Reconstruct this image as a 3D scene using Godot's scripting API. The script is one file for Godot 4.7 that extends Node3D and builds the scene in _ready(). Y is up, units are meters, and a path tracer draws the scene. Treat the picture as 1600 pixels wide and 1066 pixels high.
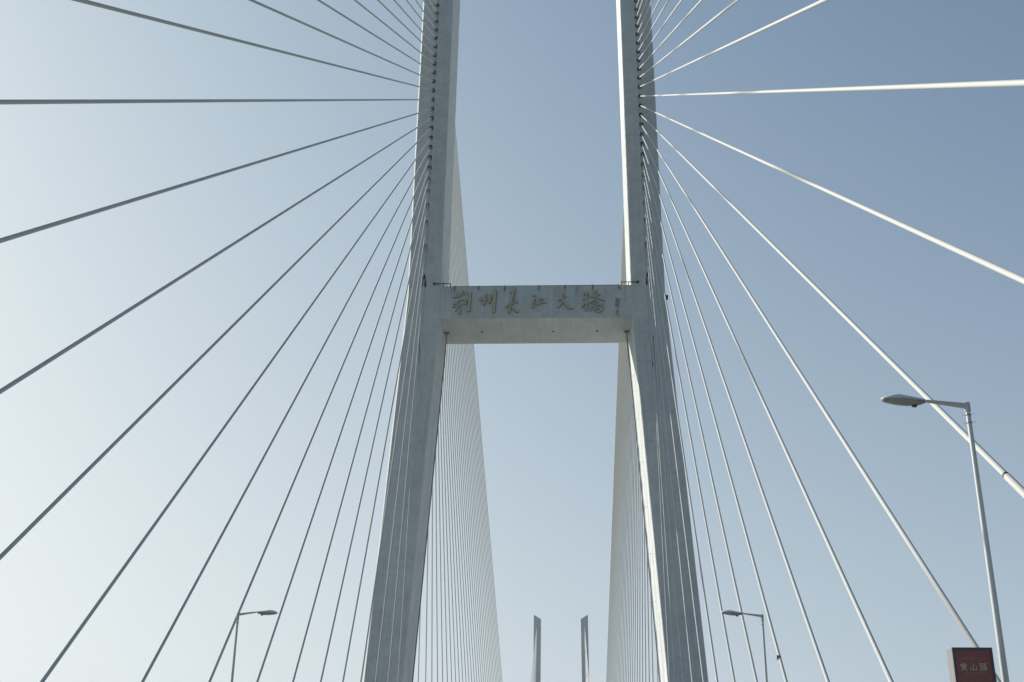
extends Node3D
# Cable-stayed river bridge seen from the road. x right, y up (road surface 0), -z along the bridge.

const TOWER_Z := 120.52        # front face of the inscribed tower
const LEG_DEPTH := 7.8
const SPAN := 500.0
const TOWER_TOP := 106.0
const BEAM_LOW := 52.41
const BEAM_HIGH := 56.34
const SUN := Vector3(-0.703, 0.518, -0.487)

const PORTS := [48.4, 57.1, 61.2, 64.3, 66.6, 68.5, 70.1, 71.6, 73.0, 74.4, 75.7, 77.05, 78.4, 79.7, 81.0, 82.3, 83.6, 84.85, 86.1, 87.35, 88.6, 89.9, 91.1, 92.35, 93.6, 94.8, 96.05, 97.3, 98.55, 99.8]
const ORDINALS := ["first", "second", "third", "fourth", "fifth", "sixth", "seventh", "eighth", "ninth", "tenth", "eleventh", "twelfth", "thirteenth", "fourteenth", "fifteenth", "sixteenth", "seventeenth", "eighteenth", "nineteenth", "twentieth", "twenty-first", "twenty-second", "twenty-third", "twenty-fourth", "twenty-fifth", "twenty-sixth", "twenty-seventh", "twenty-eighth", "twenty-ninth", "thirtieth"]

# brush strokes of the inscription on the face of the crossbeam, in metres: width, then x, y pairs
const STROKES := [
	[[0.167,-9.27,54.96,-8.99,55.08,-8.70,55.04,-8.27,55.28,-7.82,55.45], [0.238,-8.82,55.64,-8.75,55.35,-8.74,55.04], [0.206,-8.15,55.81,-8.21,55.54,-8.31,55.28], [0.143,-9.00,54.36,-8.73,54.38,-8.57,54.56,-8.31,54.72], [0.127,-8.25,54.65,-8.01,54.68,-7.72,54.66], [0.230,-7.72,54.66,-7.79,54.33,-7.85,54.00], [0.182,-9.26,53.77,-8.98,53.90,-8.56,53.99,-8.08,54.20], [0.214,-8.73,54.38,-8.71,53.90,-8.83,53.55,-8.96,53.28], [0.190,-8.45,53.96,-8.38,53.37,-8.53,52.88], [0.159,-9.16,54.03,-8.96,54.21,-8.77,54.34], [0.309,-7.36,55.65,-7.33,55.20,-7.37,54.32,-7.41,53.45], [0.389,-7.42,53.54,-7.48,53.17]],
	[[0.159,-6.14,54.95,-6.21,54.73,-6.03,54.54,-5.81,54.66], [0.246,-5.63,55.35,-5.65,54.75,-5.79,53.91], [0.167,-5.54,54.61,-5.26,54.70,-5.08,54.83], [0.246,-5.10,55.34,-5.08,54.83,-5.15,54.15], [0.190,-4.92,54.76,-4.74,54.86], [0.333,-4.53,55.90,-4.55,55.18,-4.59,54.30,-4.66,53.03]],
	[[0.190,-2.93,55.53,-2.61,55.64,-2.15,55.92], [0.246,-2.37,55.84,-2.53,55.33,-2.66,54.72,-2.80,54.21], [0.111,-2.30,55.15,-2.44,54.98,-2.39,54.60], [0.159,-2.34,54.58,-2.84,54.15,-3.37,53.64], [0.167,-3.08,53.88,-2.52,54.18,-1.93,54.35], [0.238,-2.73,53.95,-2.90,53.41,-2.88,52.92], [0.230,-2.63,53.84,-2.43,53.49,-2.15,53.22,-1.78,53.20]],
	[[0.262,-0.29,55.20,0.01,55.09], [0.301,-0.10,54.82,-0.30,54.17,-0.33,53.56], [0.190,0.37,54.63,0.64,54.74,0.88,54.68], [0.143,0.72,54.73,0.60,54.25], [0.182,0.03,54.11,0.25,54.04,0.58,54.25,0.94,54.27,1.26,54.20]],
	[[0.238,3.12,55.52,3.10,54.97], [0.206,2.52,54.64,2.66,54.54,3.11,54.83,3.48,54.96], [0.198,3.03,54.66,2.82,54.05,2.34,53.58], [0.222,3.06,54.42,3.34,53.96,3.70,53.61,4.19,53.48]],
	[[0.428,5.64,55.60,5.67,55.07], [0.246,5.68,55.07,5.67,54.20,5.59,53.15], [0.182,5.19,54.62,5.47,54.70,6.02,55.03], [0.167,5.55,54.33,5.36,53.90,5.14,53.54], [0.167,5.70,54.11,6.10,54.14], [0.206,6.55,55.57,6.93,55.59], [0.190,6.81,55.65,6.58,55.20], [0.143,7.20,55.19,6.82,55.06,6.53,54.63,6.12,54.14,5.94,54.06], [0.167,6.70,54.93,7.13,54.66,7.73,54.39], [0.159,6.10,54.85,6.54,54.91], [0.119,6.45,54.36,6.85,54.40,6.80,54.01,6.48,54.06,6.46,54.36], [0.182,6.40,53.83,6.08,53.58,6.15,53.14], [0.182,6.51,53.49,6.80,53.87,7.32,53.92,7.55,53.74,7.43,53.35,7.02,53.05,6.67,53.22,6.52,53.51], [0.119,6.71,53.35,7.11,53.45]],
	[[0.063,8.87,54.82,8.91,54.71], [0.063,8.97,54.67,9.33,54.62], [0.063,9.15,54.73,9.04,54.43], [0.056,8.89,54.47,9.35,54.51], [0.056,8.98,54.43,8.90,54.17], [0.056,9.25,54.47,9.32,54.16], [0.056,8.88,54.17,9.32,54.25], [0.063,9.10,54.30,9.07,53.99], [0.056,8.83,53.97,9.35,54.03], [0.056,8.95,53.90,8.81,53.64], [0.063,9.05,53.90,9.04,53.51], [0.056,9.19,53.90,9.29,53.68], [0.056,9.12,53.51,9.07,53.12], [0.063,8.85,53.10,9.17,53.12], [0.063,9.03,53.04,8.79,52.65], [0.063,8.97,52.97,9.28,52.62]],
]

var mats := {}
var rng := RandomNumberGenerator.new()
var used := {}


func _ready() -> void:
	rng.seed = 20111
	setup_camera()
	setup_sky()
	make_materials()
	build_setting()
	build_tower("inscribed", -TOWER_Z, 0.0)
	build_tower("distant", -TOWER_Z - SPAN, -9.9)
	build_cables()
	build_lamps()
	build_sign()


# ------------------------------------------------------------------ camera, sky, sun
func setup_camera() -> void:
	var cam := Camera3D.new()
	cam.name = "camera"
	cam.keep_aspect = Camera3D.KEEP_HEIGHT
	cam.fov = 32.24
	cam.near = 0.1
	cam.far = 9000.0
	cam.position = Vector3(3.2345, 1.7, 0.0)
	cam.basis = Basis.from_euler(Vector3(0.3785, 0.0482, 0.0104), EULER_ORDER_YXZ)
	add_child(cam)
	cam.current = true


func setup_sky() -> void:
	# clear hazy air: paler towards the horizon and towards the sun
	var w := 1024
	var h := 512
	var img := Image.create_empty(w, h, false, Image.FORMAT_RGBF)
	var s := SUN.normalized()
	for j in h:
		var polar := (j + 0.5) / h * PI
		var y := cos(polar)
		var up := maxf(y, 0.0)
		for i in w:
			var az := (i + 0.5) / w * TAU
			var dir := Vector3(sin(az) * sin(polar), y, -cos(az) * sin(polar))
			var th := acos(clampf(dir.dot(s), -1.0, 1.0))
			var t := 2.0 * tanh(th / 2.0)
			img.set_pixel(i, j, Color(
				0.78 * exp(0.870 - 1.277 * up - 1.216 * t - 1.010 * up * t),
				0.78 * exp(0.702 - 0.968 * up - 0.944 * t - 0.845 * up * t),
				0.78 * exp(0.496 - 0.743 * up - 0.712 * t - 0.467 * up * t)))
	var pano := PanoramaSkyMaterial.new()
	pano.panorama = ImageTexture.create_from_image(img)
	var sky := Sky.new()
	sky.sky_material = pano
	var env := Environment.new()
	env.background_mode = Environment.BG_SKY
	env.sky = sky
	env.tonemap_mode = Environment.TONE_MAPPER_LINEAR
	env.tonemap_exposure = 1.28
	env.sdfgi_enabled = true
	env.ssao_enabled = true
	env.ssil_enabled = true
	env.fog_enabled = true
	env.fog_density = 0.0002
	env.fog_light_color = Color(0.80, 0.87, 0.93)
	var we := WorldEnvironment.new()
	we.name = "world_environment"
	we.environment = env
	add_child(we)
	var sun := DirectionalLight3D.new()
	sun.name = "sun"
	sun.light_energy = 1.6
	sun.light_color = Color(1.0, 0.975, 0.93)
	sun.light_angular_distance = 0.5
	sun.shadow_enabled = true
	sun.directional_shadow_max_distance = 900.0
	sun.basis = Basis.looking_at(-SUN.normalized(), Vector3.UP)
	add_child(sun)


# ------------------------------------------------------------------ materials
func lin(r: float, g: float, b: float) -> Color:
	return Color(r, g, b).linear_to_srgb()


func plain(r: float, g: float, b: float, rough := 0.7, metal := 0.0) -> StandardMaterial3D:
	var m := StandardMaterial3D.new()
	m.albedo_color = lin(r, g, b)
	m.roughness = rough
	m.metallic = metal
	return m


func noise_of(sd: int, freq: float, oct := 4) -> FastNoiseLite:
	var n := FastNoiseLite.new()
	n.seed = sd
	n.noise_type = FastNoiseLite.TYPE_SIMPLEX_SMOOTH
	n.frequency = freq
	n.fractal_octaves = oct
	return n


# weathered cast concrete over a face of wide x tall metres: blotches, form lifts, rain runs, tie-bolt holes and the given rusty runs
func concrete(wide: float, tall: float, px: int, py: int, sd: int, lift: float, runs: Array, holes: int) -> StandardMaterial3D:
	var blotch := noise_of(sd, 0.35, 4)
	var mottle := noise_of(sd + 5, 1.1, 3)
	var grain := noise_of(sd + 1, 5.0, 2)
	var rain := noise_of(sd + 2, 1.6, 3)
	var board := noise_of(sd + 3, 1.3, 2)
	var field := PackedFloat32Array()
	field.resize(px * py)
	for j in py:
		var y := tall * (1.0 - (j + 0.5) / py)
		var k := floori(y / lift)
		var seam := absf(y - (k + 0.5) * lift)
		var tone := 0.022 * sin(k * 12.9898 + sd)
		for i in px:
			var x := wide * (i + 0.5) / px
			var v := 1.0 + tone
			v += 0.11 * blotch.get_noise_2d(x, y * 0.8)
			v += 0.09 * mottle.get_noise_2d(x, y * 1.4)
			v += 0.03 * grain.get_noise_2d(x, y)
			v += 0.06 * rain.get_noise_2d(x * 1.3, y * 0.05)
			v += 0.025 * board.get_noise_2d(x * 0.2, y * 1.1)
			if seam < tall / py * 0.8:
				v -= 0.07 + 0.05 * grain.get_noise_2d(x * 0.4, k * 7.0)
			field[j * px + i] = v
	var tint := PackedFloat32Array()
	tint.resize(px * py)
	for r in runs:                     # x, y top, length, half width, strength, rust
		for j in py:
			var y := tall * (1.0 - (j + 0.5) / py)
			var d: float = r[1] - y
			if d < 0.0 or d > r[2]:
				continue
			for i in px:
				var x := wide * (i + 0.5) / px
				var e: float = absf(x - r[0] - 0.05 * rain.get_noise_2d(y * 0.6, r[0] * 9.0)) / r[3]
				if e < 1.0:
					var ragged := 0.65 + 0.6 * grain.get_noise_2d(x * 1.5, y * 0.6)
					var amount: float = r[4] * (1.0 - e * e) * clampf(ragged, 0.0, 1.0) * (1.0 if d < r[2] * 0.55 else 0.6)
					field[j * px + i] -= amount
					tint[j * px + i] = maxf(tint[j * px + i], amount * r[5])
	var rg := RandomNumberGenerator.new()
	rg.seed = sd * 7 + 3
	for q in holes:
		var ci := rg.randi_range(2, px - 3)
		var cj := rg.randi_range(2, py - 3)
		var dark := rg.randf_range(0.12, 0.45)
		for a in range(-1, 2):
			for b in range(-1, 2):
				if absi(a) + absi(b) < 2 and rg.randf() < 0.8:
					field[(cj + b) * px + ci + a] -= dark * (1.0 if a == 0 and b == 0 else 0.6)
	var img := Image.create_empty(px, py, false, Image.FORMAT_RGB8)
	for j in py:
		for i in px:
			var v := clampf(field[j * px + i], 0.15, 1.25)
			var t := tint[j * px + i]
			img.set_pixel(i, j, lin(0.52 * v, (0.55 - 0.06 * t) * v, (0.55 - 0.2 * t) * v))
	img.generate_mipmaps()
	var m := StandardMaterial3D.new()
	m.albedo_texture = ImageTexture.create_from_image(img)
	m.roughness = 0.85
	return m


func make_materials() -> void:
	var leg_runs := []
	for k in PORTS.size():
		var below: float = 4.5 if k == 0 else minf(PORTS[k] - PORTS[k - 1], 5.0)
		leg_runs.append([1.95, PORTS[k] - 0.2, below + 0.2, 0.16 if k > 3 else 0.22, 0.22, 0.5 if k > 5 else 0.15])
	for q in 30:
		leg_runs.append([rng.randf_range(0.1, 3.9), rng.randf_range(8.0, 104.0), rng.randf_range(3.0, 14.0), rng.randf_range(0.06, 0.3), rng.randf_range(0.04, 0.12), rng.randf_range(0.0, 0.3)])
	leg_runs.append([0.3, 57.0, 7.0, 0.3, 0.10, 0.2])
	leg_runs.append([3.3, 70.0, 12.0, 0.25, 0.08, 0.1])
	mats.leg_face = concrete(4.0, 110.0, 192, 2048, 11, 4.5, leg_runs, 160)
	mats.leg_side = concrete(8.0, 110.0, 192, 2048, 23, 4.5, [[1.0, 90.0, 60.0, 0.2, 0.06, 0.2], [5.6, 60.0, 58.0, 0.3, 0.08, 0.2], [3.1, 50.0, 50.0, 0.14, 0.1, 0.2]], 120)
	var beam_runs := []
	for x in [-9.4, -9.1, -6.39, -3.44, 0.37, 3.3, 6.38, 9.3, 9.55]:
		beam_runs.append([x + 10.7, 3.93, rng.randf_range(0.5, 1.5), 0.12, 0.42, 0.3])
	beam_runs.append([1.7, 3.9, 2.6, 0.2, 0.12, 0.4])
	beam_runs.append([5.0, 1.1, 1.1, 0.12, 0.3, 0.1])
	for q in 26:
		beam_runs.append([rng.randf_range(0.3, 21.0), 3.93, rng.randf_range(0.3, 2.6), rng.randf_range(0.08, 0.35), rng.randf_range(0.05, 0.16), rng.randf_range(0.0, 0.3)])
	beam_runs.append([13.0, 3.9, 3.5, 0.5, 0.06, 0.0])
	beam_runs.append([20.6, 3.4, 2.4, 0.25, 0.10, 0.0])
	mats.beam_face = concrete(21.4, 3.93, 1024, 192, 37, 9.0, beam_runs, 60)
	mats.beam_soffit = concrete(21.4, 7.8, 768, 288, 41, 7.8, [[6.8, 7.8, 7.8, 0.05, 0.16, 0.1], [9.2, 4.4, 4.4, 0.06, 0.12, 0.1], [14.6, 7.8, 3.6, 0.05, 0.12, 0.1], [16.4, 3.0, 2.0, 0.4, 0.10, 0.3]], 40)
	mats.steel_dark = plain(0.035, 0.037, 0.04, 0.6, 0.3)
	mats.sleeve = plain(0.46, 0.47, 0.47, 0.8)
	mats.spout = plain(0.17, 0.173, 0.178, 0.7)
	mats.pipe = plain(0.22, 0.225, 0.23, 0.6)
	mats.gold = plain(0.46, 0.42, 0.30, 0.6)
	mats.dark_edge = plain(0.10, 0.10, 0.09, 0.8)  # sides and ends of the brush strokes, darker than their gold face
	mats.cable = plain(0.51, 0.525, 0.505, 0.75)
	mats.cable.metallic_specular = 0.3
	mats.galvanised = plain(0.52, 0.54, 0.54, 0.45, 0.1)
	mats.lamp_white = plain(0.58, 0.59, 0.59, 0.38)
	mats.lamp_grey = plain(0.45, 0.46, 0.47, 0.45)
	mats.lens = plain(0.30, 0.31, 0.32, 0.15)
	mats.heat_sink = plain(0.24, 0.245, 0.25, 0.5, 0.2)
	mats.rubber = plain(0.05, 0.05, 0.052, 0.8)
	mats.frame_grey = plain(0.22, 0.22, 0.24, 0.5, 0.2)
	mats.frame_dark = plain(0.06, 0.06, 0.075, 0.5)
	var road := NoiseTexture2D.new()
	road.width = 512
	road.height = 512
	road.seamless = true
	road.noise = noise_of(71, 0.02, 5)
	var ramp := Gradient.new()
	ramp.set_color(0, lin(0.15, 0.15, 0.15))
	ramp.set_color(1, lin(0.21, 0.21, 0.205))
	road.color_ramp = ramp
	var rm := StandardMaterial3D.new()
	rm.albedo_texture = road
	rm.roughness = 0.9
	rm.uv1_triplanar = true
	rm.uv1_world_triplanar = true
	rm.uv1_scale = Vector3(0.1, 0.1, 0.1)
	mats.road = rm
	var sand := NoiseTexture2D.new()
	sand.width = 512
	sand.height = 512
	sand.seamless = true
	sand.noise = noise_of(72, 0.012, 5)
	var ramp2 := Gradient.new()
	ramp2.set_color(0, lin(0.24, 0.25, 0.215))
	ramp2.set_color(1, lin(0.32, 0.33, 0.29))
	sand.color_ramp = ramp2
	var sm := StandardMaterial3D.new()
	sm.albedo_texture = sand
	sm.roughness = 0.95
	sm.uv1_triplanar = true
	sm.uv1_world_triplanar = true
	sm.uv1_scale = Vector3(0.01, 0.01, 0.01)
	mats.sand = sm
	mats.dark_ground = plain(0.085, 0.10, 0.06, 0.95)  # dark green for the added ground, keeps its bounce low
	mats.deck = plain(0.45, 0.45, 0.43, 0.9)
	mats.paint = plain(0.75, 0.75, 0.73, 0.7)
	var water := plain(0.20, 0.18, 0.13, 0.12)
	mats.water = water


# ------------------------------------------------------------------ mesh helpers
func begin() -> SurfaceTool:
	var st := SurfaceTool.new()
	st.begin(Mesh.PRIMITIVE_TRIANGLES)
	return st


func vert(st: SurfaceTool, p: Vector3, n: Vector3, uv := Vector2.ZERO) -> void:
	st.set_normal(n)
	st.set_uv(uv)
	st.add_vertex(p)


# a flat or smooth quad a b c d round its edge; n are outward normals
func quad(st: SurfaceTool, p: Array, n: Array, uv: Array) -> void:
	var order := [0, 1, 2, 0, 2, 3]
	var face: Vector3 = (p[1] - p[0]).cross(p[2] - p[0])
	if face.length_squared() < 1e-14:
		face = (p[2] - p[0]).cross(p[3] - p[0])
	if face.dot(n[0] + n[2]) > 0.0:
		order = [0, 2, 1, 0, 3, 2]
	for k in order:
		vert(st, p[k], n[k], uv[k])


func flat(st: SurfaceTool, a: Vector3, b: Vector3, c: Vector3, d: Vector3, inside: Vector3, uv := []) -> void:
	var n := (b - a).cross(c - a)
	if n.length_squared() < 1e-14:
		n = (c - a).cross(d - a)
	n = n.normalized()
	if n.dot((a + b + c + d) * 0.25 - inside) < 0.0:
		n = -n
	if uv.is_empty():
		uv = [Vector2(0, 0), Vector2(1, 0), Vector2(1, 1), Vector2(0, 1)]
	quad(st, [a, b, c, d], [n, n, n, n], uv)


func box(st: SurfaceTool, c: Vector3, s: Vector3, b := Basis.IDENTITY) -> void:
	var h := s * 0.5
	for ax in 3:
		for sg in [-1.0, 1.0]:
			var u := (ax + 1) % 3
			var v := (ax + 2) % 3
			var q := []
			for e in [[-1, -1], [1, -1], [1, 1], [-1, 1]]:
				var p := Vector3.ZERO
				p[ax] = sg * h[ax]
				p[u] = e[0] * h[u]
				p[v] = e[1] * h[v]
				q.append(c + b * p)
			flat(st, q[0], q[1], q[2], q[3], c)


func frame_of(dir: Vector3) -> Array:
	var d := dir.normalized()
	var ref := Vector3.UP if absf(d.y) < 0.95 else Vector3.RIGHT
	var u := d.cross(ref).normalized()
	return [u, u.cross(d).normalized()]


# a round bar through points with a radius at each; smooth sides, flat ends
func tube(st: SurfaceTool, pts: Array, radii: Array, sides := 12, caps := true) -> void:
	var rings := []
	var norms := []
	for k in pts.size():
		var dir: Vector3 = pts[mini(k + 1, pts.size() - 1)] - pts[maxi(k - 1, 0)]
		var f := frame_of(dir)
		var ring := []
		var nn := []
		for i in sides:
			var a := TAU * i / sides
			var o: Vector3 = f[0] * cos(a) + f[1] * sin(a)
			ring.append(pts[k] + o * radii[k])
			nn.append(o)
		rings.append(ring)
		norms.append(nn)
	for k in pts.size() - 1:
		for i in sides:
			var j := (i + 1) % sides
			quad(st, [rings[k][i], rings[k][j], rings[k + 1][j], rings[k + 1][i]], [norms[k][i], norms[k][j], norms[k + 1][j], norms[k + 1][i]], [Vector2.ZERO, Vector2.ZERO, Vector2.ZERO, Vector2.ZERO])
	if caps:
		for e in [0, pts.size() - 1]:
			var n: Vector3 = (pts[0] - pts[1]).normalized() if e == 0 else (pts[e] - pts[e - 1]).normalized()
			for i in sides:
				var j := (i + 1) % sides
				quad(st, [pts[e], rings[e][i], rings[e][j], pts[e]], [n, n, n, n], [Vector2.ZERO, Vector2.ZERO, Vector2.ZERO, Vector2.ZERO])


func commit(st: SurfaceTool, called: String, mat: Material, parent: Node) -> MeshInstance3D:
	var o := MeshInstance3D.new()
	o.name = called
	o.mesh = st.commit()
	o.mesh.surface_set_material(0, mat)
	parent.add_child(o, true)
	return o


func part_mesh(mesh: Mesh, called: String, mat: Material, parent: Node) -> MeshInstance3D:
	var o := MeshInstance3D.new()
	o.name = called
	o.mesh = mesh
	if mat:
		o.material_override = mat
	parent.add_child(o, true)
	return o


func numbered(called: String) -> String:
	var n: int = used.get(called, 0)
	used[called] = n + 1
	return called if n == 0 else "%s_%03d" % [called, n]


func thing(called: String, label: String, category: String, at := Vector3.ZERO, group := "") -> Node3D:
	var o := Node3D.new()
	o.name = numbered(called)
	add_child(o)
	o.position = at
	tag(o, label, category, group)
	return o


func tag(o: Node, label: String, category: String, group := "") -> void:
	o.set_meta("label", label)
	o.set_meta("category", category)
	if group != "":
		o.set_meta("group", group)


func structure(o: Node, label: String, category: String) -> void:
	o.set_meta("kind", "structure")
	tag(o, label, category)


# ------------------------------------------------------------------ the setting: river, sand flats, deck and road
func build_setting() -> void:
	var st := begin()
	flat(st, Vector3(-4000, -34.5, -70), Vector3(4000, -34.5, -70), Vector3(4000, -34.5, -4000), Vector3(-4000, -34.5, -4000), Vector3(0, -99, 0))
	structure(commit(st, "river_flats", mats.sand, self), "pale sandy river flats under the bridge", "ground")
	st = begin()
	flat(st, Vector3(-4000, -34.5, 3000), Vector3(4000, -34.5, 3000), Vector3(4000, -34.5, -70), Vector3(-4000, -34.5, -70), Vector3(0, -99, 0))  # added out of view: dark ground that lessens bounce light on the tower front
	structure(commit(st, "added_dark_ground", mats.dark_ground, self), "added unseen dark ground under the approach, cutting bounce on the tower front", "ground")
	st = begin()
	flat(st, Vector3(-4000, -34, -330), Vector3(4000, -34, -330), Vector3(4000, -34, -640), Vector3(-4000, -34, -640), Vector3(0, -99, 0))
	structure(commit(st, "river", mats.water, self), "brown river water under the bridge", "water")
	st = begin()
	box(st, Vector3(0, -1.5, -260), Vector3(26.6, 2.9, 920))
	for s in [-1.0, 1.0]:
		box(st, Vector3(s * 12.3, 0.06, -260), Vector3(2.0, 0.2, 920))
	structure(commit(st, "bridge_deck", mats.deck, self), "concrete bridge deck with raised side strips", "bridge deck")
	st = begin()
	flat(st, Vector3(-11.3, 0.0, 200), Vector3(11.3, 0.0, 200), Vector3(11.3, 0.0, -720), Vector3(-11.3, 0.0, -720), Vector3(0, -9, 0))
	structure(commit(st, "road", mats.road, self), "grey road surface running along the bridge", "road")
	st = begin()
	for x in [-10.8, 10.8, -0.25, 0.25]:
		flat(st, Vector3(x - 0.08, 0.005, 200), Vector3(x + 0.08, 0.005, 200), Vector3(x + 0.08, 0.005, -720), Vector3(x - 0.08, 0.005, -720), Vector3(0, -9, 0))
	for k in 61:
		for x in [-7.3, -3.7, 3.7, 7.3]:
			var z := 200.0 - k * 15.0
			flat(st, Vector3(x - 0.075, 0.005, z), Vector3(x + 0.075, 0.005, z), Vector3(x + 0.075, 0.005, z - 6), Vector3(x - 0.075, 0.005, z - 6), Vector3(0, -9, 0))
	structure(commit(st, "road_marking", mats.paint, self), "white lane lines painted on the road", "road marking")


# ------------------------------------------------------------------ towers
func outer_x(y: float) -> float:
	return 14.4575 - 0.007 * (y - BEAM_LOW) if y > 55.2 else 14.438 + (55.2 - y) * 0.0637


func inner_x(y: float) -> float:
	return 10.6574 - 0.007 * (y - BEAM_LOW) if y > BEAM_LOW else 10.6574 + (BEAM_LOW - y) * 0.0625


func port_x(y: float) -> float:
	return 12.607 - 0.007 * (y - BEAM_LOW) if y > BEAM_LOW else 12.607 + (BEAM_LOW - y) * 0.063


# one leg of a tower; side -1 or 1; front face at local z 0, body towards -z
func leg_mesh(side: float) -> ArrayMesh:
	var levels := [-32.0, 0.0, 20.0, 40.0, BEAM_LOW, 55.2, BEAM_HIGH, 80.0, TOWER_TOP]
	var face := begin()
	var rest := begin()
	var rings := []
	for y in levels:
		var xo := outer_x(y)
		var xi := inner_x(y)
		var ring := []
		# outline from above: outer chamfer, front, inner chamfer, inner side, back, outer side
		for q in [[xo, -0.34], [xo - 0.17, 0.0], [xi + 0.07, 0.0], [xi, -0.07], [xi, -LEG_DEPTH + 0.07], [xi + 0.07, -LEG_DEPTH], [xo - 0.17, -LEG_DEPTH], [xo, -LEG_DEPTH + 0.34]]:
			var yy: float = y
			if y == TOWER_TOP:
				yy = y - 2.3 * (xo - q[0]) / (xo - xi)     # the top slopes down to the inside
			ring.append(Vector3(side * q[0], yy, q[1]))
		rings.append(ring)
	for k in levels.size() - 1:
		var mid := Vector3(side * (outer_x(levels[k]) + inner_x(levels[k])) * 0.5, (levels[k] + levels[k + 1]) * 0.5, -LEG_DEPTH * 0.5)
		for i in 8:
			var j := (i + 1) % 8
			var p := [rings[k][i], rings[k][j], rings[k + 1][j], rings[k + 1][i]]
			var front := i == 1 or i == 5
			if i == 1:
				continue                       # the front is built with its cable openings below
			var uv := []
			for q in p:
				var xo: float = outer_x(q.y)
				var u: float = (xo - absf(q.x)) / 4.0 if front else -q.z / 8.0
				uv.append(Vector2(clampf(u, 0.01, 0.99), 1.0 - q.y / 110.0))
			flat(face if front else rest, p[0], p[1], p[2], p[3], mid, uv)
	pierced_front(face, side, levels)
	var top: Array = rings[-1]
	var base: Array = rings[0]
	var c := (top[1] + top[5]) * 0.5 as Vector3
	for i in 8:
		flat(rest, c, top[i], top[(i + 1) % 8], c, c - Vector3(0, 5, 0), [Vector2(0.5, 0.1), Vector2(0.4, 0.1), Vector2(0.4, 0.12), Vector2(0.5, 0.1)])
	flat(rest, base[0], base[2], base[4], base[6], Vector3(base[0].x, 0, -4))
	var mesh := face.commit()
	rest.commit(mesh)
	mesh.surface_set_material(0, mats.leg_face)
	mesh.surface_set_material(1, mats.leg_side)
	return mesh


func cable_dir(i: int, side: float) -> Vector3:
	return (Vector3(side * 12.99, 0.3, side_reach(i)) - Vector3(side * port_x(PORTS[i]), PORTS[i], 0)).normalized()


func bore_radius(i: int) -> float:
	return 0.245 if i > 6 else 0.19


# the oval in which the round bore of cable i opens in the face z 0
func opening(i: int, side: float) -> Array:
	var d := cable_dir(i, side)
	var f := frame_of(d)
	var out := []
	for k in 16:
		var a := TAU * k / 16.0
		# aim each point at its angle on the face
		var o: Vector3 = (f[0] * cos(a) + f[1] * sin(a)) * bore_radius(i)
		var p := o - d * (o.z / d.z)
		out.append(Vector3(side * port_x(PORTS[i]) + p.x, PORTS[i] + p.y, 0))
	out.sort_custom(func(a, b): return atan2((a.y - PORTS[i]) * d.z, a.x - side * port_x(PORTS[i])) < atan2((b.y - PORTS[i]) * d.z, b.x - side * port_x(PORTS[i])))
	return out


func face_uv(p: Vector3) -> Vector2:
	return Vector2(clampf((outer_x(p.y) - absf(p.x)) / 4.0, 0.01, 0.99), 1.0 - p.y / 110.0)


# front of a leg: plain strips beside the row of ports, and between them cells with an oval opening
func pierced_front(st: SurfaceTool, side: float, levels: Array) -> void:
	var rows := []
	for y in levels:
		rows.append([y, -1])
	for i in PORTS.size():
		var d := cable_dir(i, side)
		var tall := bore_radius(i) / d.z + 0.05
		rows.append([PORTS[i] - tall, i])
		rows.append([PORTS[i] + tall, -1])
	rows.sort_custom(func(a, b): return a[0] < b[0])
	var inside := Vector3(side * 12.5, 50, -4)
	var xs := func(y: float) -> Array:
		return [outer_x(y) - 0.17, port_x(y) + 0.3, port_x(y) - 0.3, inner_x(y) + 0.07]
	for k in rows.size() - 1:
		var y0: float = rows[k][0]
		var y1: float = rows[k + 1][0]
		if y1 - y0 < 0.001:
			continue
		var a: Array = xs.call(y0)
		var b: Array = xs.call(y1)
		for c in 3:
			var p := [Vector3(side * a[c], y0, 0), Vector3(side * a[c + 1], y0, 0), Vector3(side * b[c + 1], y1, 0), Vector3(side * b[c], y1, 0)]
			if y1 == TOWER_TOP:
				for q in [2, 3]:
					p[q].y -= 2.3 * (outer_x(TOWER_TOP) - absf(p[q].x)) / (outer_x(TOWER_TOP) - inner_x(TOWER_TOP))
			if c == 1 and rows[k][1] >= 0:
				var i: int = rows[k][1]
				var hole := opening(i, side)
				var mid := Vector3(side * port_x(PORTS[i]), PORTS[i], 0)
				var rim := []
				for h in hole:
					# the cell edge in the direction of this rim point, in the cell's own proportions
					var v := Vector2((h.x - mid.x) / 0.3, (h.y - mid.y) / (y1 - y0) * 2.0)
					var g := Vector2(h.x - mid.x, (h.y - mid.y) * cable_dir(i, side).z)
					var ang := atan2(g.y, g.x)
					var step := roundf(ang / (PI / 8.0)) * PI / 8.0
					v = Vector2(cos(step), sin(step))
					v /= maxf(absf(v.x), absf(v.y))
					var yy := (y0 + y1) * 0.5 + v.y * (y1 - y0) * 0.5
					rim.append(Vector3(side * port_x(yy) + v.x * 0.3, yy, 0))
				for h in 16:
					var j := (h + 1) % 16
					flat(st, hole[h], hole[j], rim[j], rim[h], inside, [face_uv(hole[h]), face_uv(hole[j]), face_uv(rim[j]), face_uv(rim[h])])
			else:
				flat(st, p[0], p[1], p[2], p[3], inside, [face_uv(p[0]), face_uv(p[1]), face_uv(p[2]), face_uv(p[3])])


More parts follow.
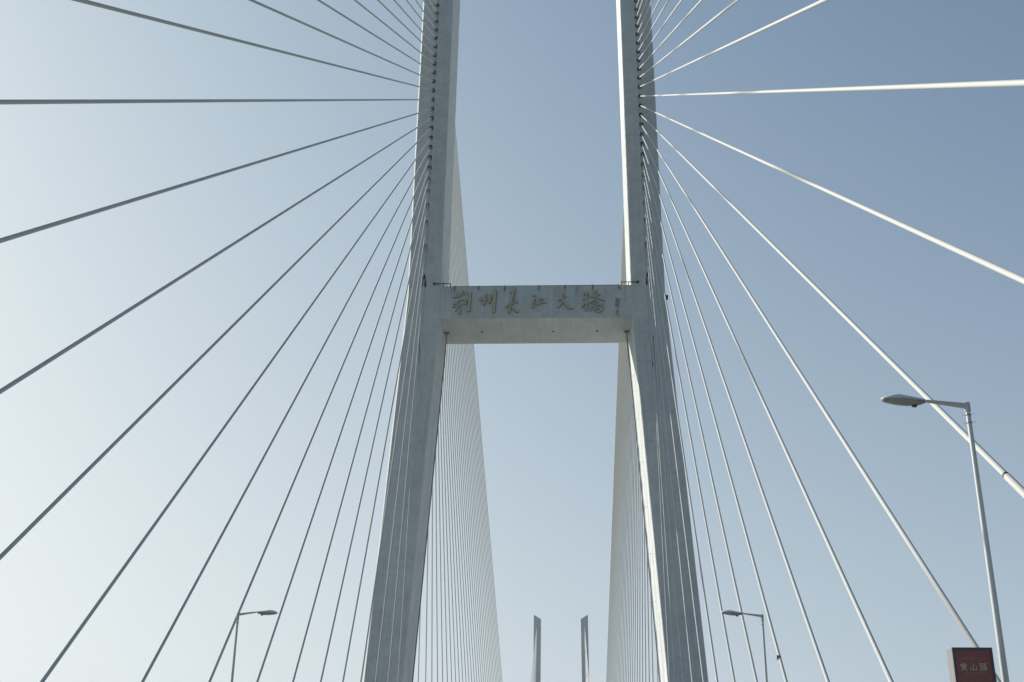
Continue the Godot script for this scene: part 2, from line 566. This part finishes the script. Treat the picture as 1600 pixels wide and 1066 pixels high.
# steel pipe lining the bore behind an opening, closed by a rubber seal round the cable
func port_mesh(i: int, side: float) -> ArrayMesh:
	var d := cable_dir(i, side)
	var c := Vector3(side * port_x(PORTS[i]), PORTS[i], 0)
	var rim := opening(i, side)
	var shift := d * (0.9 / d.z) if i > 6 else d * (0.5 / d.z)
	var st := begin()
	for k in 16:
		var j := (k + 1) % 16
		var a: Vector3 = rim[k] - c
		var b: Vector3 = rim[j] - c
		flat(st, a, b, b - shift, a - shift, (a + b) * 3.0 - shift * 0.5)
		flat(st, -shift, a - shift, b - shift, -shift, -shift * 2.0)
	return st.commit()


func side_reach(i: int) -> float:      # distance of the i-th deck anchor from the tower face on the approach side
	return 5.37 + 8.4 * i if i < 15 else 130.9 + 6.08 * (i - 15)


func main_reach(i: int) -> float:
	return 5.4 + 8.36 * i


func build_tower(which: String, z: float, dy: float) -> void:
	var near := which == "inscribed"
	var label := "pale concrete bridge tower with gold brush characters across its crossbeam" if near else "small far-off bridge tower showing two slant-topped grey legs"
	var t := thing("bridge_tower", label, "bridge tower", Vector3(0, dy, z))
	for side in [-1.0, 1.0]:
		var leg := MeshInstance3D.new()
		leg.name = "leg"
		leg.mesh = leg_mesh(side)
		t.add_child(leg, true)
		for i in PORTS.size():
			var y: float = PORTS[i]
			var port := part_mesh(port_mesh(i, side), "cable_port", mats.sleeve, leg)
			port.position = Vector3(side * port_x(y), y, 0)
		if near:
			# downpipe on the inner side, hung from a flange under the crossbeam
			var st := begin()
			var pts := [Vector3(side * (inner_x(BEAM_LOW) - 0.42), BEAM_LOW - 0.02, -4.1), Vector3(side * (inner_x(50.8) - 0.44), 50.8, -4.1)]
			for k in 11:
				var y := 49.0 - k * 4.9
				pts.append(Vector3(side * (inner_x(y) - 0.45), y, -4.1))
			var rr := []
			for q in pts:
				rr.append(0.07)
			tube(st, pts, rr, 10)
			tube(st, [Vector3(side * (inner_x(BEAM_LOW) - 0.42), BEAM_LOW - 0.01, -4.1), Vector3(side * (inner_x(BEAM_LOW) - 0.42), BEAM_LOW - 0.2, -4.1)], [0.34, 0.24], 12)
			for k in 9:
				var y := 47.0 - k * 5.0
				box(st, Vector3(side * (inner_x(y) - 0.24), y, -4.1), Vector3(0.52, 0.016, 0.03))
			commit(st, "downpipe", mats.pipe, leg)
			if side > 0:
				st = begin()
				box(st, Vector3(outer_x(55.0) + 0.16, 54.98, -0.5), Vector3(0.28, 0.5, 0.3))
				box(st, Vector3(outer_x(55.0) + 0.02, 54.98, -0.5), Vector3(0.2, 0.14, 0.14))
				commit(st, "warning_light", mats.steel_dark, leg)
	var beam := crossbeam(t, near)
	if near:
		inscription(beam)
		beam_fittings(beam)


func crossbeam(t: Node3D, near: bool) -> MeshInstance3D:
	var zf := -0.045
	var zb := -LEG_DEPTH + 0.06
	var x0 := inner_x(BEAM_LOW) + 0.05
	var mid := Vector3(0, 54, -4)
	var st := begin()
	var ch := 0.06
	var a := Vector3(-x0, BEAM_LOW + ch, zf)
	var b := Vector3(x0, BEAM_LOW + ch, zf)
	var c := Vector3(x0, BEAM_HIGH, zf)
	var d := Vector3(-x0, BEAM_HIGH, zf)
	flat(st, a, b, c, d, mid, [Vector2(0, 1), Vector2(1, 1), Vector2(1, 0), Vector2(0, 0)])
	flat(st, Vector3(-x0, BEAM_LOW + ch, zb), Vector3(x0, BEAM_LOW + ch, zb), Vector3(x0, BEAM_HIGH, zb), Vector3(-x0, BEAM_HIGH, zb), mid, [Vector2(0, 1), Vector2(1, 1), Vector2(1, 0), Vector2(0, 0)])
	var under := begin()
	flat(under, Vector3(-x0, BEAM_LOW, zf - ch), Vector3(x0, BEAM_LOW, zf - ch), Vector3(x0, BEAM_LOW, zb + ch), Vector3(-x0, BEAM_LOW, zb + ch), mid, [Vector2(0, 0), Vector2(1, 0), Vector2(1, 1), Vector2(0, 1)])
	flat(under, Vector3(-x0, BEAM_LOW, zf - ch), Vector3(x0, BEAM_LOW, zf - ch), b, a, mid, [Vector2(0, 0.02), Vector2(1, 0.02), Vector2(1, 0), Vector2(0, 0)])
	flat(under, Vector3(-x0, BEAM_LOW, zb + ch), Vector3(x0, BEAM_LOW, zb + ch), Vector3(x0, BEAM_LOW + ch, zb), Vector3(-x0, BEAM_LOW + ch, zb), mid)
	flat(under, d, c, Vector3(x0, BEAM_HIGH, zb), Vector3(-x0, BEAM_HIGH, zb), mid)
	var mesh := st.commit()
	under.commit(mesh)
	mesh.surface_set_material(0, mats.beam_face)
	mesh.surface_set_material(1, mats.beam_soffit)
	var o := MeshInstance3D.new()
	o.name = "crossbeam"
	o.mesh = mesh
	t.add_child(o, true)
	return o


# rounded raised brush stroke: half-elliptic ridge along a smoothed line
func stroke(st: SurfaceTool, edge: SurfaceTool, s: Array) -> void:
	var w: float = s[0]
	var c := Curve2D.new()
	var n := (s.size() - 1) / 2
	for k in n:
		var p := Vector2(s[1 + 2 * k], s[2 + 2 * k])
		var before := Vector2(s[1 + 2 * maxi(k - 1, 0)], s[2 + 2 * maxi(k - 1, 0)])
		var after := Vector2(s[1 + 2 * mini(k + 1, n - 1)], s[2 + 2 * mini(k + 1, n - 1)])
		var tan := (after - before) * 0.17
		c.add_point(p, -tan, tan)
	var length := c.get_baked_length()
	var steps := maxi(4, ceili(length / 0.12))
	var high := 0.10 + w * 0.5
	var rows := []
	for k in steps + 1:
		var t := float(k) / steps
		var p := c.sample_baked(t * length, true)
		var q := c.sample_baked(minf(t * length + 0.02, length), true) - c.sample_baked(maxf(t * length - 0.02, 0.0), true)
		var nrm := q.normalized().orthogonal()
		var end := minf(t, 1.0 - t) * length / (w * 0.5)
		var fat := sqrt(clampf(1.0 - pow(1.0 - minf(end, 1.0), 2.0), 0.12, 1.0)) * (0.92 + 0.16 * sin(t * PI + 0.4))
		var row := []
		for i in 7:
			# foot, shoulder, three points over the rounded face, shoulder, foot
			var off: float = [-0.58, -0.46, -0.26, 0.0, 0.26, 0.46, 0.58][i] * w * fat
			var rise: float = [-0.01, 0.62, 0.92, 1.0, 0.92, 0.62, -0.01][i] * high
			row.append(Vector3(p.x + nrm.x * off, p.y + nrm.y * off, -0.045 + rise))
		rows.append(row)
	for k in steps:
		for i in 6:
			var pa: Vector3 = rows[k][i]
			var pb: Vector3 = rows[k][i + 1]
			var pc: Vector3 = rows[k + 1][i + 1]
			var pd: Vector3 = rows[k + 1][i]
			var core := (rows[k][0] + rows[k][6] + rows[k + 1][0] + rows[k + 1][6]) * 0.25 as Vector3
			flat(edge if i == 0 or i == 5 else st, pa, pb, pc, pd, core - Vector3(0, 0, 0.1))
	for e in [0, steps]:
		var core := (rows[e][0] + rows[e][6]) * 0.5 as Vector3
		var nxt: int = 1 if e == 0 else steps - 1
		for i in 6:
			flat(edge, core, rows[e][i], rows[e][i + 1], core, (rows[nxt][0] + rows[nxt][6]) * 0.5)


func inscription(beam: Node3D) -> void:
	for k in STROKES.size():
		var st := begin()
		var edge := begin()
		for s in STROKES[k]:
			stroke(st, edge, s)
		var o := commit(st, "raised_character" if k < 6 else "signature", mats.gold, beam)
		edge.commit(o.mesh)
		o.mesh.surface_set_material(1, mats.dark_edge)
		o.set_meta("label", ["first", "second", "third", "fourth", "fifth", "last"][k] + " large gold brush character of the inscription" if k < 6 else "column of small gold signature characters")


func beam_fittings(beam: Node3D) -> void:
	# drain spouts along the top edge
	for x in [-9.12, -6.39, -3.44, 0.37, 3.3, 6.38, 9.3]:
		var st := begin()
		box(st, Vector3(x, BEAM_HIGH - 0.2, 0.01), Vector3(0.1, 0.5, 0.1))
		tube(st, [Vector3(x, BEAM_HIGH - 0.3, 0.0), Vector3(x, BEAM_HIGH - 0.38, 0.14)], [0.07, 0.07], 8)
		commit(st, "drain_spout", mats.spout, beam)
	# thin dark capping strip and short guard rails at both ends
	var cap := begin()
	box(cap, Vector3(0, BEAM_HIGH + 0.02, -0.10), Vector3(18.6, 0.05, 0.16))
	commit(cap, "edge_strip", mats.pipe, beam)
	for s in [-1.0, 1.0]:
		var st := begin()
		var y := BEAM_HIGH + 0.3
		tube(st, [Vector3(s * 11.42, y, 0.12), Vector3(s * 9.56, y, 0.12)], [0.05, 0.05], 8)
		for x in [10.36, 9.56]:
			tube(st, [Vector3(s * x, BEAM_HIGH - 0.1, 0.12), Vector3(s * x, y, 0.12)], [0.045, 0.045], 8)
		tube(st, [Vector3(s * 11.42, y, 0.0), Vector3(s * 11.42, y, 0.2)], [0.14, 0.14], 10)
		commit(st, "guard_rail", mats.steel_dark, beam)
	# lifting eyes left in the soffit
	for x in [-6.2, 1.9, 6.9]:
		var st := begin()
		tube(st, [Vector3(x, BEAM_LOW + 0.02, -3.9), Vector3(x, BEAM_LOW - 0.10, -3.9)], [0.12, 0.09], 10)
		tube(st, [Vector3(x - 0.15, BEAM_LOW - 0.05, -3.95), Vector3(x + 0.15, BEAM_LOW - 0.1, -3.95)], [0.04, 0.04], 8)
		commit(st, "lifting_eye", mats.spout, beam)


# ------------------------------------------------------------------ stay cables
func stay(label: String, group: String, from: Vector3, to: Vector3, sides: int, near: bool) -> Node3D:
	var o := thing("stay_cable", label, "stay cable", to, group)
	var st := begin()
	var a := from - to
	var pts := []
	var rr := []
	var cuts := maxi(2, ceili(a.length() / (9.0 if near else 30.0)))
	for k in cuts + 1:
		pts.append(a * (float(k) / cuts))
		rr.append(0.072 if near else 0.066)
	tube(st, pts, rr, sides, false)
	commit(st, "sheath", mats.cable, o)
	if near:
		st = begin()
		var up := a.normalized()
		tube(st, [-up * 0.4, up * 1.9, up * 2.0], [0.13, 0.13, 0.085], sides)
		commit(st, "anchor_pipe", mats.galvanised, o)
	return o


func build_cables() -> void:
	for side in [-1.0, 1.0]:
		var which := "red sign side" if side > 0 else "side without red sign"
		for i in PORTS.size():
			var y: float = PORTS[i]
			var n: String = ORDINALS[i]
			# approach side, coming over the road towards the viewer
			var from := Vector3(side * port_x(y), y, -TOWER_Z)
			var to := Vector3(side * 12.99, 0.3, -TOWER_Z + side_reach(i))
			var inward := (from - to).normalized() * 1.6
			var o := stay("white stay cable from %s port up the inscribed tower's leg, %s" % [n, which], "stay cables in front of the inscribed tower", from + inward, to, 14, true)
			var dir := (from - to).normalized()
			if side > 0 and i == 12:
				var st := begin()
				var s := 8.65 - 0.3
				var p := dir * (s / dir.y)
				tube(st, [p - dir * 0.06, p + dir * 0.06], [0.079, 0.079], 14)
				commit(st, "joint_band", mats.steel_dark, o)
				st = begin()
				tube(st, [dir * 1.5, p - dir * 0.06], [0.084, 0.084], 14)
				commit(st, "lower_sleeve", mats.cable, o)
			if side > 0 and i == 8:
				var st := begin()
				var p := dir * (8.0 / dir.y)
				box(st, p + Vector3(-0.09, 0, 0.03), Vector3(0.09, 0.2, 0.09))
				tube(st, [p - dir * 0.05, p + dir * 0.05], [0.08, 0.08], 12)
				commit(st, "clamp", mats.spout, o)
			# main span, beyond the tower
			from = Vector3(side * port_x(y), y, -TOWER_Z - LEG_DEPTH)
			to = Vector3(side * 12.99, 0.3, -TOWER_Z - LEG_DEPTH - main_reach(i))
			stay("thin stay cable beyond the inscribed tower, %s out from its leg, %s" % [n, which], "stay cables beyond the inscribed tower", from, to, 8, false)
			# the far tower's cables on this side of it
			from = Vector3(side * port_x(y), y - 9.9, -TOWER_Z - SPAN)
			to = Vector3(side * 12.99, 0.3, -TOWER_Z - SPAN + main_reach(i) * 0.955)
			stay("faint stay cable of the far-off tower, %s up its leg, %s" % [n, which], "stay cables of the far-off tower", from, to, 6, false)


# ------------------------------------------------------------------ street lamps
func lamp_head_mesh(belly: bool) -> ArrayMesh:
	# from the arm joint (x 0) to the tip (x -0.98): a flat-bellied drop with a domed cover
	var st := begin()
	var sec := [[0.0, 0.03, 0.03, 0.03], [-0.04, 0.05, 0.045, 0.06], [-0.12, 0.09, 0.055, 0.10], [-0.26, 0.125, 0.075, 0.125], [-0.44, 0.15, 0.105, 0.125], [-0.60, 0.16, 0.135, 0.115], [-0.74, 0.155, 0.125, 0.10], [-0.86, 0.13, 0.09, 0.08], [-0.94, 0.09, 0.062, 0.055], [-0.975, 0.055, 0.04, 0.035], [-0.99, 0.02, 0.012, 0.012]]
	var rings := []
	var sides := 18
	for s in sec:
		var ring := []
		for i in sides:
			var a := TAU * i / sides
			var up: float = s[2] if sin(a) > 0.0 else s[3] * 0.8
			ring.append(Vector3(s[0], sin(a) * up, cos(a) * s[1]))
		rings.append(ring)
	var norms := []
	for k in sec.size():
		var row := []
		for i in sides:
			var along: Vector3 = rings[mini(k + 1, sec.size() - 1)][i] - rings[maxi(k - 1, 0)][i]
			var around: Vector3 = rings[k][(i + 1) % sides] - rings[k][(i + sides - 1) % sides]
			var n := along.cross(around).normalized()
			var c := Vector3(sec[k][0], 0, 0)
			if n.dot(rings[k][i] - c) < 0.0:
				n = -n
			row.append(n)
		norms.append(row)
	for k in sec.size() - 1:
		for i in sides:
			var j := (i + 1) % sides
			if (i >= 9 and k > 0 and k < sec.size() - 3) != belly:
				continue
			quad(st, [rings[k][i], rings[k][j], rings[k + 1][j], rings[k + 1][i]], [norms[k][i], norms[k][j], norms[k + 1][j], norms[k + 1][i]], [Vector2.ZERO, Vector2.ZERO, Vector2.ZERO, Vector2.ZERO])
	return st.commit()


# reaches over the road in local -x
func make_lamp(label: String, at: Vector3, mirrored: bool) -> Node3D:
	var t := thing("street_lamp", label, "street lamp", at, "street lamps along the bridge")
	var m := -1.0 if mirrored else 1.0
	var h := 10.0 - at.y
	var st := begin()
	tube(st, [Vector3(0, 0, 0), Vector3(0, 0.02, 0), Vector3(0, 0.6, 0), Vector3(0, h, 0)], [0.15, 0.09, 0.086, 0.048], 16)
	commit(st, "pole", mats.galvanised, t)
	st = begin()
	box(st, Vector3(0, 0.012, 0), Vector3(0.42, 0.024, 0.42))
	commit(st, "base_plate", mats.galvanised, t)
	# arm: tapering box section rising to the head
	var arm_in := Vector3(-m * 0.02, h + 0.03, 0)
	var arm_out := Vector3(-m * 0.86, h + 0.145, 0)
	st = begin()
	var r0 := []
	var r1 := []
	for e in [[-1, -1], [1, -1], [1, 1], [-1, 1]]:
		r0.append(arm_in + Vector3(0, e[0] * 0.052, e[1] * 0.045))
		r1.append(arm_out + Vector3(0, e[0] * 0.026, e[1] * 0.03))
	for i in 4:
		flat(st, r0[i], r0[(i + 1) % 4], r1[(i + 1) % 4], r1[i], (arm_in + arm_out) * 0.5)
	flat(st, r1[0], r1[1], r1[2], r1[3], arm_in)
	commit(st, "arm", mats.lamp_grey, t)
	st = begin()
	tube(st, [Vector3(0, h - 0.1, 0), Vector3(0, h + 0.09, 0)], [0.066, 0.066], 16)
	tube(st, [Vector3(0, h + 0.088, 0), Vector3(0, h + 0.10, 0)], [0.072, 0.06], 16)
	commit(st, "pole_cap", mats.lamp_grey, t)
	# luminaire
	var head := part_mesh(lamp_head_mesh(false), "lamp_head", mats.lamp_white, t)
	part_mesh(lamp_head_mesh(true), "heat_sink", mats.heat_sink, head)
	head.position = arm_out
	head.rotation.z = -m * 0.045
	if mirrored:
		head.rotation.y = PI
		head.rotation.z = 0.045
	st = begin()
	for k in 19:
		var t0 := (k + 1) / 20.0
		var x := -0.1 - k * 0.0445
		var deep := 0.104 * pow(sin(PI * pow(t0, 0.72)), 0.5)
		var w := 0.30 * pow(sin(PI * pow(t0, 1.25)), 0.5)
		# a rib hugging the belly
		for q in 7:
			var a := PI * (q + 0.5) / 7.0
			box(st, Vector3(x, -sin(a) * deep, -cos(a) * w * 0.5), Vector3(0.016, 0.03, w * 0.24 + 0.01), Basis(Vector3.RIGHT, (PI * 0.5 - a) * 0.6))
	commit(st, "cooling_fins", mats.lamp_grey, head)
	st = begin()
	box(st, Vector3(-0.27, -0.115, 0), Vector3(0.08, 0.05, 0.09))
	tube(st, [Vector3(-0.33, -0.10, 0.02), Vector3(-0.23, -0.14, 0.02)], [0.02, 0.026], 8)
	commit(st, "catch", mats.rubber, head)
	# wire bands with loose ends under the cap
	for y in [h - 0.18, h - 0.36]:
		st = begin()
		tube(st, [Vector3(0, y - 0.012, 0), Vector3(0, y + 0.012, 0)], [0.06, 0.06], 14)
		for k in 4:
			var a := k * PI / 2 + 0.5
			var o := Vector3(cos(a), 0.25, sin(a))
			tube(st, [Vector3(cos(a) * 0.05, y, sin(a) * 0.05), Vector3(cos(a) * 0.05, y, sin(a) * 0.05) + o * 0.085], [0.005, 0.004], 5)
		commit(st, "wire_band", mats.pipe, t)
	return t


func build_lamps() -> void:
	make_lamp("white street lamp carrying the red sign, arm reaching over the road", Vector3(12.03, 0.16, -24.97), false)
	make_lamp("white street lamp beyond the sign's lamp, in front of sign-side tower leg", Vector3(12.12, 0.16, -55.04), false)
	make_lamp("lone street lamp on the roadside without red sign", Vector3(-12.03, 0.16, -55.04), true)


# ------------------------------------------------------------------ red advertising box on the first lamp
func paint_line(img: Image, a: Vector2, b: Vector2, r: float, c: Color) -> void:
	var n := maxi(1, ceili(a.distance_to(b)))
	for k in n + 1:
		var p := a.lerp(b, float(k) / n)
		for j in range(floori(p.y - r), ceili(p.y + r) + 1):
			for i in range(floori(p.x - r), ceili(p.x + r) + 1):
				if i >= 0 and j >= 0 and i < img.get_width() and j < img.get_height():
					var e := Vector2(i, j).distance_to(p)
					if e < r:
						img.set_pixel(i, j, img.get_pixel(i, j).lerp(c, clampf((r - e) * 1.2, 0, 1)))


func sign_print() -> StandardMaterial3D:
	var img := Image.create_empty(312, 960, false, Image.FORMAT_RGB8)
	var n := noise_of(91, 0.02, 4)
	for j in 960:
		for i in 312:
			var v := 1.0 + 0.16 * n.get_noise_2d(i, j)
			img.set_pixel(i, j, lin(0.20 * v, 0.062 * v, 0.055 * v))
	var white := lin(0.36, 0.33, 0.32)
	var dim := lin(0.27, 0.15, 0.14)
	# large brush characters; each on a unit square, drawn at its place
	var huang := [[0.1, 0.2, 0.9, 0.16], [0.36, 0.04, 0.36, 0.32], [0.64, 0.03, 0.62, 0.32], [0.02, 0.36, 0.98, 0.32], [0.26, 0.46, 0.28, 0.78], [0.26, 0.46, 0.76, 0.44], [0.76, 0.44, 0.74, 0.76], [0.28, 0.6, 0.74, 0.59], [0.28, 0.76, 0.74, 0.75], [0.5, 0.34, 0.5, 0.76], [0.36, 0.82, 0.14, 1.0], [0.64, 0.82, 0.9, 0.98]]
	var shan := [[0.5, 0.12, 0.5, 0.84], [0.14, 0.46, 0.14, 0.86], [0.14, 0.86, 0.9, 0.82], [0.88, 0.42, 0.88, 0.84]]
	var tou := [[0.04, 0.1, 0.44, 0.08], [0.12, 0.26, 0.38, 0.25], [0.12, 0.26, 0.14, 0.5], [0.38, 0.25, 0.37, 0.5], [0.14, 0.5, 0.37, 0.49], [0.16, 0.62, 0.2, 0.8], [0.36, 0.6, 0.3, 0.8], [0.0, 0.88, 0.48, 0.82], [0.52, 0.1, 0.98, 0.08], [0.74, 0.1, 0.66, 0.26], [0.58, 0.28, 0.58, 0.76], [0.58, 0.28, 0.92, 0.27], [0.92, 0.27, 0.92, 0.76], [0.58, 0.44, 0.92, 0.43], [0.58, 0.6, 0.92, 0.59], [0.58, 0.76, 0.92, 0.75], [0.68, 0.8, 0.54, 0.98], [0.84, 0.8, 0.98, 0.96]]
	var glyphs := [huang, shan, tou]
	for k in 3:
		for s in glyphs[k]:
			var o := Vector2(30 + k * 86, 104)
			paint_line(img, o + Vector2(s[0], s[1]) * Vector2(66, 62), o + Vector2(s[2], s[3]) * Vector2(66, 62), 3.4, white)
	# small lines of print above and below
	var rg := RandomNumberGenerator.new()
	rg.seed = 5
	for row in [[56, 46.0, 58, 170], [176, 62.0, 62, 240]]:
		var x: float = row[1]
		while x < row[3]:
			for q in 5:
				var a := Vector2(x + rg.randf_range(0, 15), row[0] + rg.randf_range(0, 17))
				paint_line(img, a, a + Vector2(rg.randf_range(-2, 9), rg.randf_range(-2, 8)), 1.7, dim)
			x += 23.0
	img.generate_mipmaps()
	var m := StandardMaterial3D.new()
	m.albedo_texture = ImageTexture.create_from_image(img)
	m.roughness = 0.35
	return m


func build_sign() -> void:
	var at := Vector3(11.335, 2.4, -24.8)
	var w := 0.79
	var h := 2.42
	var t := thing("hanging_sign", "dark red lightbox sign with white brush characters on lamp pole", "sign", at)
	var st := begin()
	box(st, Vector3(0, h * 0.5, -0.02), Vector3(w, h, 0.36))
	commit(st, "case", mats.frame_grey, t)
	st = begin()
	for s in [-1.0, 1.0]:
		box(st, Vector3(s * (w * 0.5 - 0.025), h * 0.5, 0.17), Vector3(0.05, h, 0.03))
		box(st, Vector3(0, h * 0.5 + s * (h * 0.5 - 0.025), 0.17), Vector3(w - 0.1, 0.05, 0.03))
	commit(st, "frame", mats.frame_dark, t)
	st = begin()
	var x := w * 0.5 - 0.05
	flat(st, Vector3(-x, 0.05, 0.168), Vector3(x, 0.05, 0.168), Vector3(x, h - 0.05, 0.168), Vector3(-x, h - 0.05, 0.168), Vector3(0, 1, 0), [Vector2(0, 1), Vector2(1, 1), Vector2(1, 0), Vector2(0, 0)])
	commit(st, "printed_panel", sign_print(), t)
	for y in [0.3, h - 1.0]:
		st = begin()
		box(st, Vector3(w * 0.5 + 0.15, y, -0.15), Vector3(0.34, 0.06, 0.06))
		tube(st, [Vector3(0.695, y - 0.05, -0.17), Vector3(0.695, y + 0.05, -0.17)], [0.12, 0.12], 14)
		commit(st, "bracket", mats.steel_dark, t)
	st = begin()
	tube(st, [Vector3(w * 0.5, h - 0.55, -0.1), Vector3(0.66, h - 0.95, -0.16)], [0.02, 0.02], 8)
	commit(st, "brace", mats.steel_dark, t)
